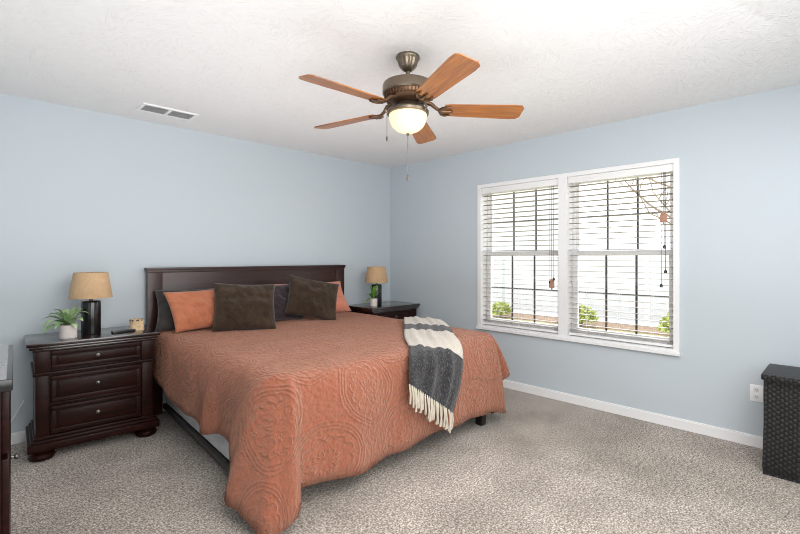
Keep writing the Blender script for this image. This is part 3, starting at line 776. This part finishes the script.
# ------------------------------------------------------------------ potted plants
def plant(label, loc, mat, leaves, pr, ph):
    t = thing('potted_plant', label, 'plant', loc, 0, 'small potted plants by the lamps')
    part('pot', lambda b: lathe(b, [(0, 0), (pr * .92, 0), (pr * .96, .004), (pr, ph), (pr * .93, ph), (pr * .90, ph - .012), (0, ph - .012)], 36), M['pot'], t, smooth=40)
    part('soil', lambda b: lathe(b, [(0, ph - .010), (pr * .9, ph - .012), (pr * .9, ph - .016), (0, ph - .016)], 20), M['soil'], t)
    def lf(b):
        for (az, reach, rise, droop, wd) in leaves:
            a = R(az); d = Vector((math.cos(a), math.sin(a), 0)); sidev = Vector((-math.sin(a), math.cos(a), 0)); N = 9
            prev = None
            for k in range(N + 1):
                s = k / N
                c = d * (reach * s) + Vector((0, 0, ph - .012 + rise * math.sin(min(1, s * 1.15) * 1.57) - droop * s * s))
                ww = wd * (math.sin(math.pi * min(1, .06 + .94 * s ** .85)) ** .75) if s > .18 else wd * .12
                if k == N: ww = .001
                row = [b.verts.new(c + sidev * ww + Vector((0, 0, ww * .35))), b.verts.new(c), b.verts.new(c - sidev * ww + Vector((0, 0, ww * .35)))]
                if prev:
                    for q in (0, 1): b.faces.new((prev[q], prev[q + 1], row[q + 1], row[q]))
                prev = row
    part('leaves', lf, mat, t, smooth=180)
    return t
rl = random.Random(11)
lv = [(205, .17, .09, .09, .030), (172, .15, .10, .05, .030), (232, .14, .07, .07, .028), (148, .12, .11, .03, .026), (300, .13, .08, .04, .030), (342, .12, .11, .03, .028), (22, .12, .12, .02, .026), (75, .09, .12, .02, .024),
      (115, .09, .12, .02, .024), (262, .09, .11, .02, .026), (192, .09, .13, .01, .024), (320, .07, .14, .0, .022), (216, .19, .05, .07, .026), (285, .11, .05, .06, .024)]
plant('low leafy green plant in a white pot, on the nightstand that holds the candle', (-3.378, -.375, .7602), M['leaf'], lv, .052, .088)
lv2 = [(200, .17, .09, .03, .018), (185, .14, .05, .10, .016), (230, .08, .12, .02, .020), (320, .08, .12, .01, .020), (30, .07, .14, .0, .020), (100, .06, .15, .0, .018), (280, .06, .16, .0, .020), (340, .05, .17, .0, .020), (250, .04, .15, .0, .018), (300, .10, .10, .02, .018)]
plant('small bright green plant in a white pot on the corner nightstand', (-.595, -.36, .7602), M['leaf2'], lv2, .042, .085)

# ------------------------------------------------------------------ things on the nightstand
cn = thing('candle', 'round birch bark candle holder near the headboard on the nightstand', 'candle', (-2.95, -.33, .7602))
part('holder', lambda b: lathe(b, [(0, 0), (.050, 0), (.050, .010), (.047, .014), (.047, .078), (.042, .078), (.042, .03), (0, .03)], 32), M['candle'], cn, smooth=40)
for k, wd in enumerate((.010, .005, .008, .004, .011, .006, .009, .005, .007)):
    part('dark_rim', lambda b: bx(b, .0425, .0482, -wd, wd, .071 - wd * .3, .0792, .001, Matrix.Rotation(k * .7 + .25 + wd * 12, 4, 'Z')), M['black'], cn)
part('wax', lambda b: lathe(b, [(0, .03), (.0415, .03), (.0415, .055), (0, .055)], 24), M['fringe'], cn)
rm = thing('remote_control', 'flat black remote control lying on the nightstand beside the candle', 'remote', (-3.055, -.40, .7602), R(8))
part('remote_body', lambda b: bx(b, -.075, .075, -.022, .022, 0, .017, .005), M['black'], rm)
def btn(b):
    for i in range(6):
        for j in range(3): bx(b, -.055 + i * .02 - .006, -.055 + i * .02 + .006, -.013 + j * .013 - .004, -.013 + j * .013 + .004, .0165, .0185, .001)
part('buttons', btn, M['dark'], rm)

# white cord from behind the nightstand
o = part('power_cord', lambda b: tube(b, cr([(-3.58, -.03, .30), (-3.62, -.025, .22), (-3.68, -.022, .12), (-3.74, -.022, .088), (-3.80, -.03, .02), (-3.82, -.06, .006), (-3.95, -.09, .006)], 40), .0045, 8), M['trim'], None)
tag(o, 'white power cord running down the wall beside the nightstand', 'cord')

# ------------------------------------------------------------------ dresser at the picture edge
dr = thing('dresser', 'reddish dark wooden dresser with a grey reflection painted on its top, mostly outside the photo', 'dresser', (-3.80, -2.14, 0), R(-4.1))
# local: +y along the front edge away from the camera, -x into the dresser, front face at x = 0
DL, DD, DH = .76, .46, .90
part('body', lambda b: bx(b, -DD, -.018, .012, DL - .012, .06, DH - .04, .004), M['wood'], dr)
part('side_panel', lambda b: (bx(b, -DD, -.02, 0, .012, .06, .14, .002), bx(b, -DD, -.02, 0, .012, DH - .13, DH - .04, .002), bx(b, -.085, -.02, 0, .012, .14, DH - .13, .002), bx(b, -DD, -DD + .06, 0, .012, .14, DH - .13, .002)), M['wood'], dr)
part('top', lambda b: bx(b, -DD - .01, .012, -.018, DL + .012, DH - .04, DH, .005), M['black'], dr)
part('top_reflection', lambda b: bx(b, -DD + .0, -.004, -.008, DL + .002, DH - .002, DH + .0015), M['topreflect'], dr)['label'] = 'wall reflection painted grey on the top'  # thin grey sheet painting the wall's reflection onto the dark top
for z0, z1, kn in ((.10, .33, 0), (.35, .62, 1), (.64, .85, 0)):
    d = part('drawer', lambda b: bx(b, -.018, .004, .03, DL - .03, z0, z1, .004), M['wood'], dr)
    if kn:
        def kb(b):
            b2 = bmesh.new(); lathe(b2, [(0, 0), (.012, 0), (.006, .004), (.005, .012), (.012, .017), (.012, .023), (0, .025)], 16)
            bmesh.ops.transform(b2, matrix=Matrix.Translation((.003, DL / 2, (z0 + z1) / 2 + .02)) @ Matrix.Rotation(R(90), 4, 'Y'), verts=b2.verts)
            me = bpy.data.meshes.new('tmp'); b2.to_mesh(me); b2.free(); b.from_mesh(me); bpy.data.meshes.remove(me)
        part('knob', kb, M['pewter'], d)['label'] = 'pewter drawer knob'
for (xx, yy) in ((-.05, .04), (-.05, DL - .04), (-DD + .04, .04), (-DD + .04, DL - .04)):
    part('leg', lambda b: bx(b, xx - .03, xx + .03, yy - .03, yy + .03, 0, .06, .004), M['wood'], dr)

# ------------------------------------------------------------------ hamper and outlet
hm = thing('hamper', 'black woven wicker hamper with a flat lid standing by the window wall', 'hamper', (-.300, -4.015, 0))
def hbody(b):
    n = [(-.160, .255), (.150, .255), (.150, -.255), (-.160, -.255)]; rows = []
    for z, g in ((0, -.004), (.01, .002), (.05, .006), (.30, 0), (.575, 0)):
        rows.append([b.verts.new((x + math.copysign(g, x), y + math.copysign(g, y), z)) for x, y in n])
    for a, c in zip(rows, rows[1:]):
        for i in range(4): b.faces.new((a[i], a[(i + 1) % 4], c[(i + 1) % 4], c[i]))
    b.faces.new(rows[0]); b.faces.new(rows[-1])
part('basket', hbody, M['wicker'], hm, smooth=0)
part('lid', lambda b: bx(b, -.215, .175, -.262, .262, .577, .612, .008), M['wicker'], hm)
part('hinge_knob', lambda b: lathe(b, [(0, 0), (.006, 0), (.006, .004), (0, .005)], 10, (-.2, .2, .612)), M['pewter'], hm)
ol = thing('wall_outlet', 'white electrical outlet low on the window wall beside the black hamper', 'outlet', (0, -3.672, .37))
part('cover_plate', lambda b: bx(b, -.006, 0, -.036, .036, -.057, .057, .003), M['vinyl'], ol)
for z in (-.024, .024):
    s = part('socket', lambda b: lathe(b, [(0, 0), (.016, 0), (.016, .0025), (0, .0025)], 20), plain('socket_white', srgb(226, 226, 226), .4), ol, loc=(-.0055, 0, z), rot=(0, R(-90), 0))
    def slots(b):
        for yy in (-.006, .006): bx(b, -.002, .006, yy - .0012, yy + .0012, .002, .0032)
        lathe(b, [(0, .002), (.0022, .002), (.0022, .0032), (0, .0032)], 10, (-.008, 0, 0))
    part('slot', slots, M['dark'], s)
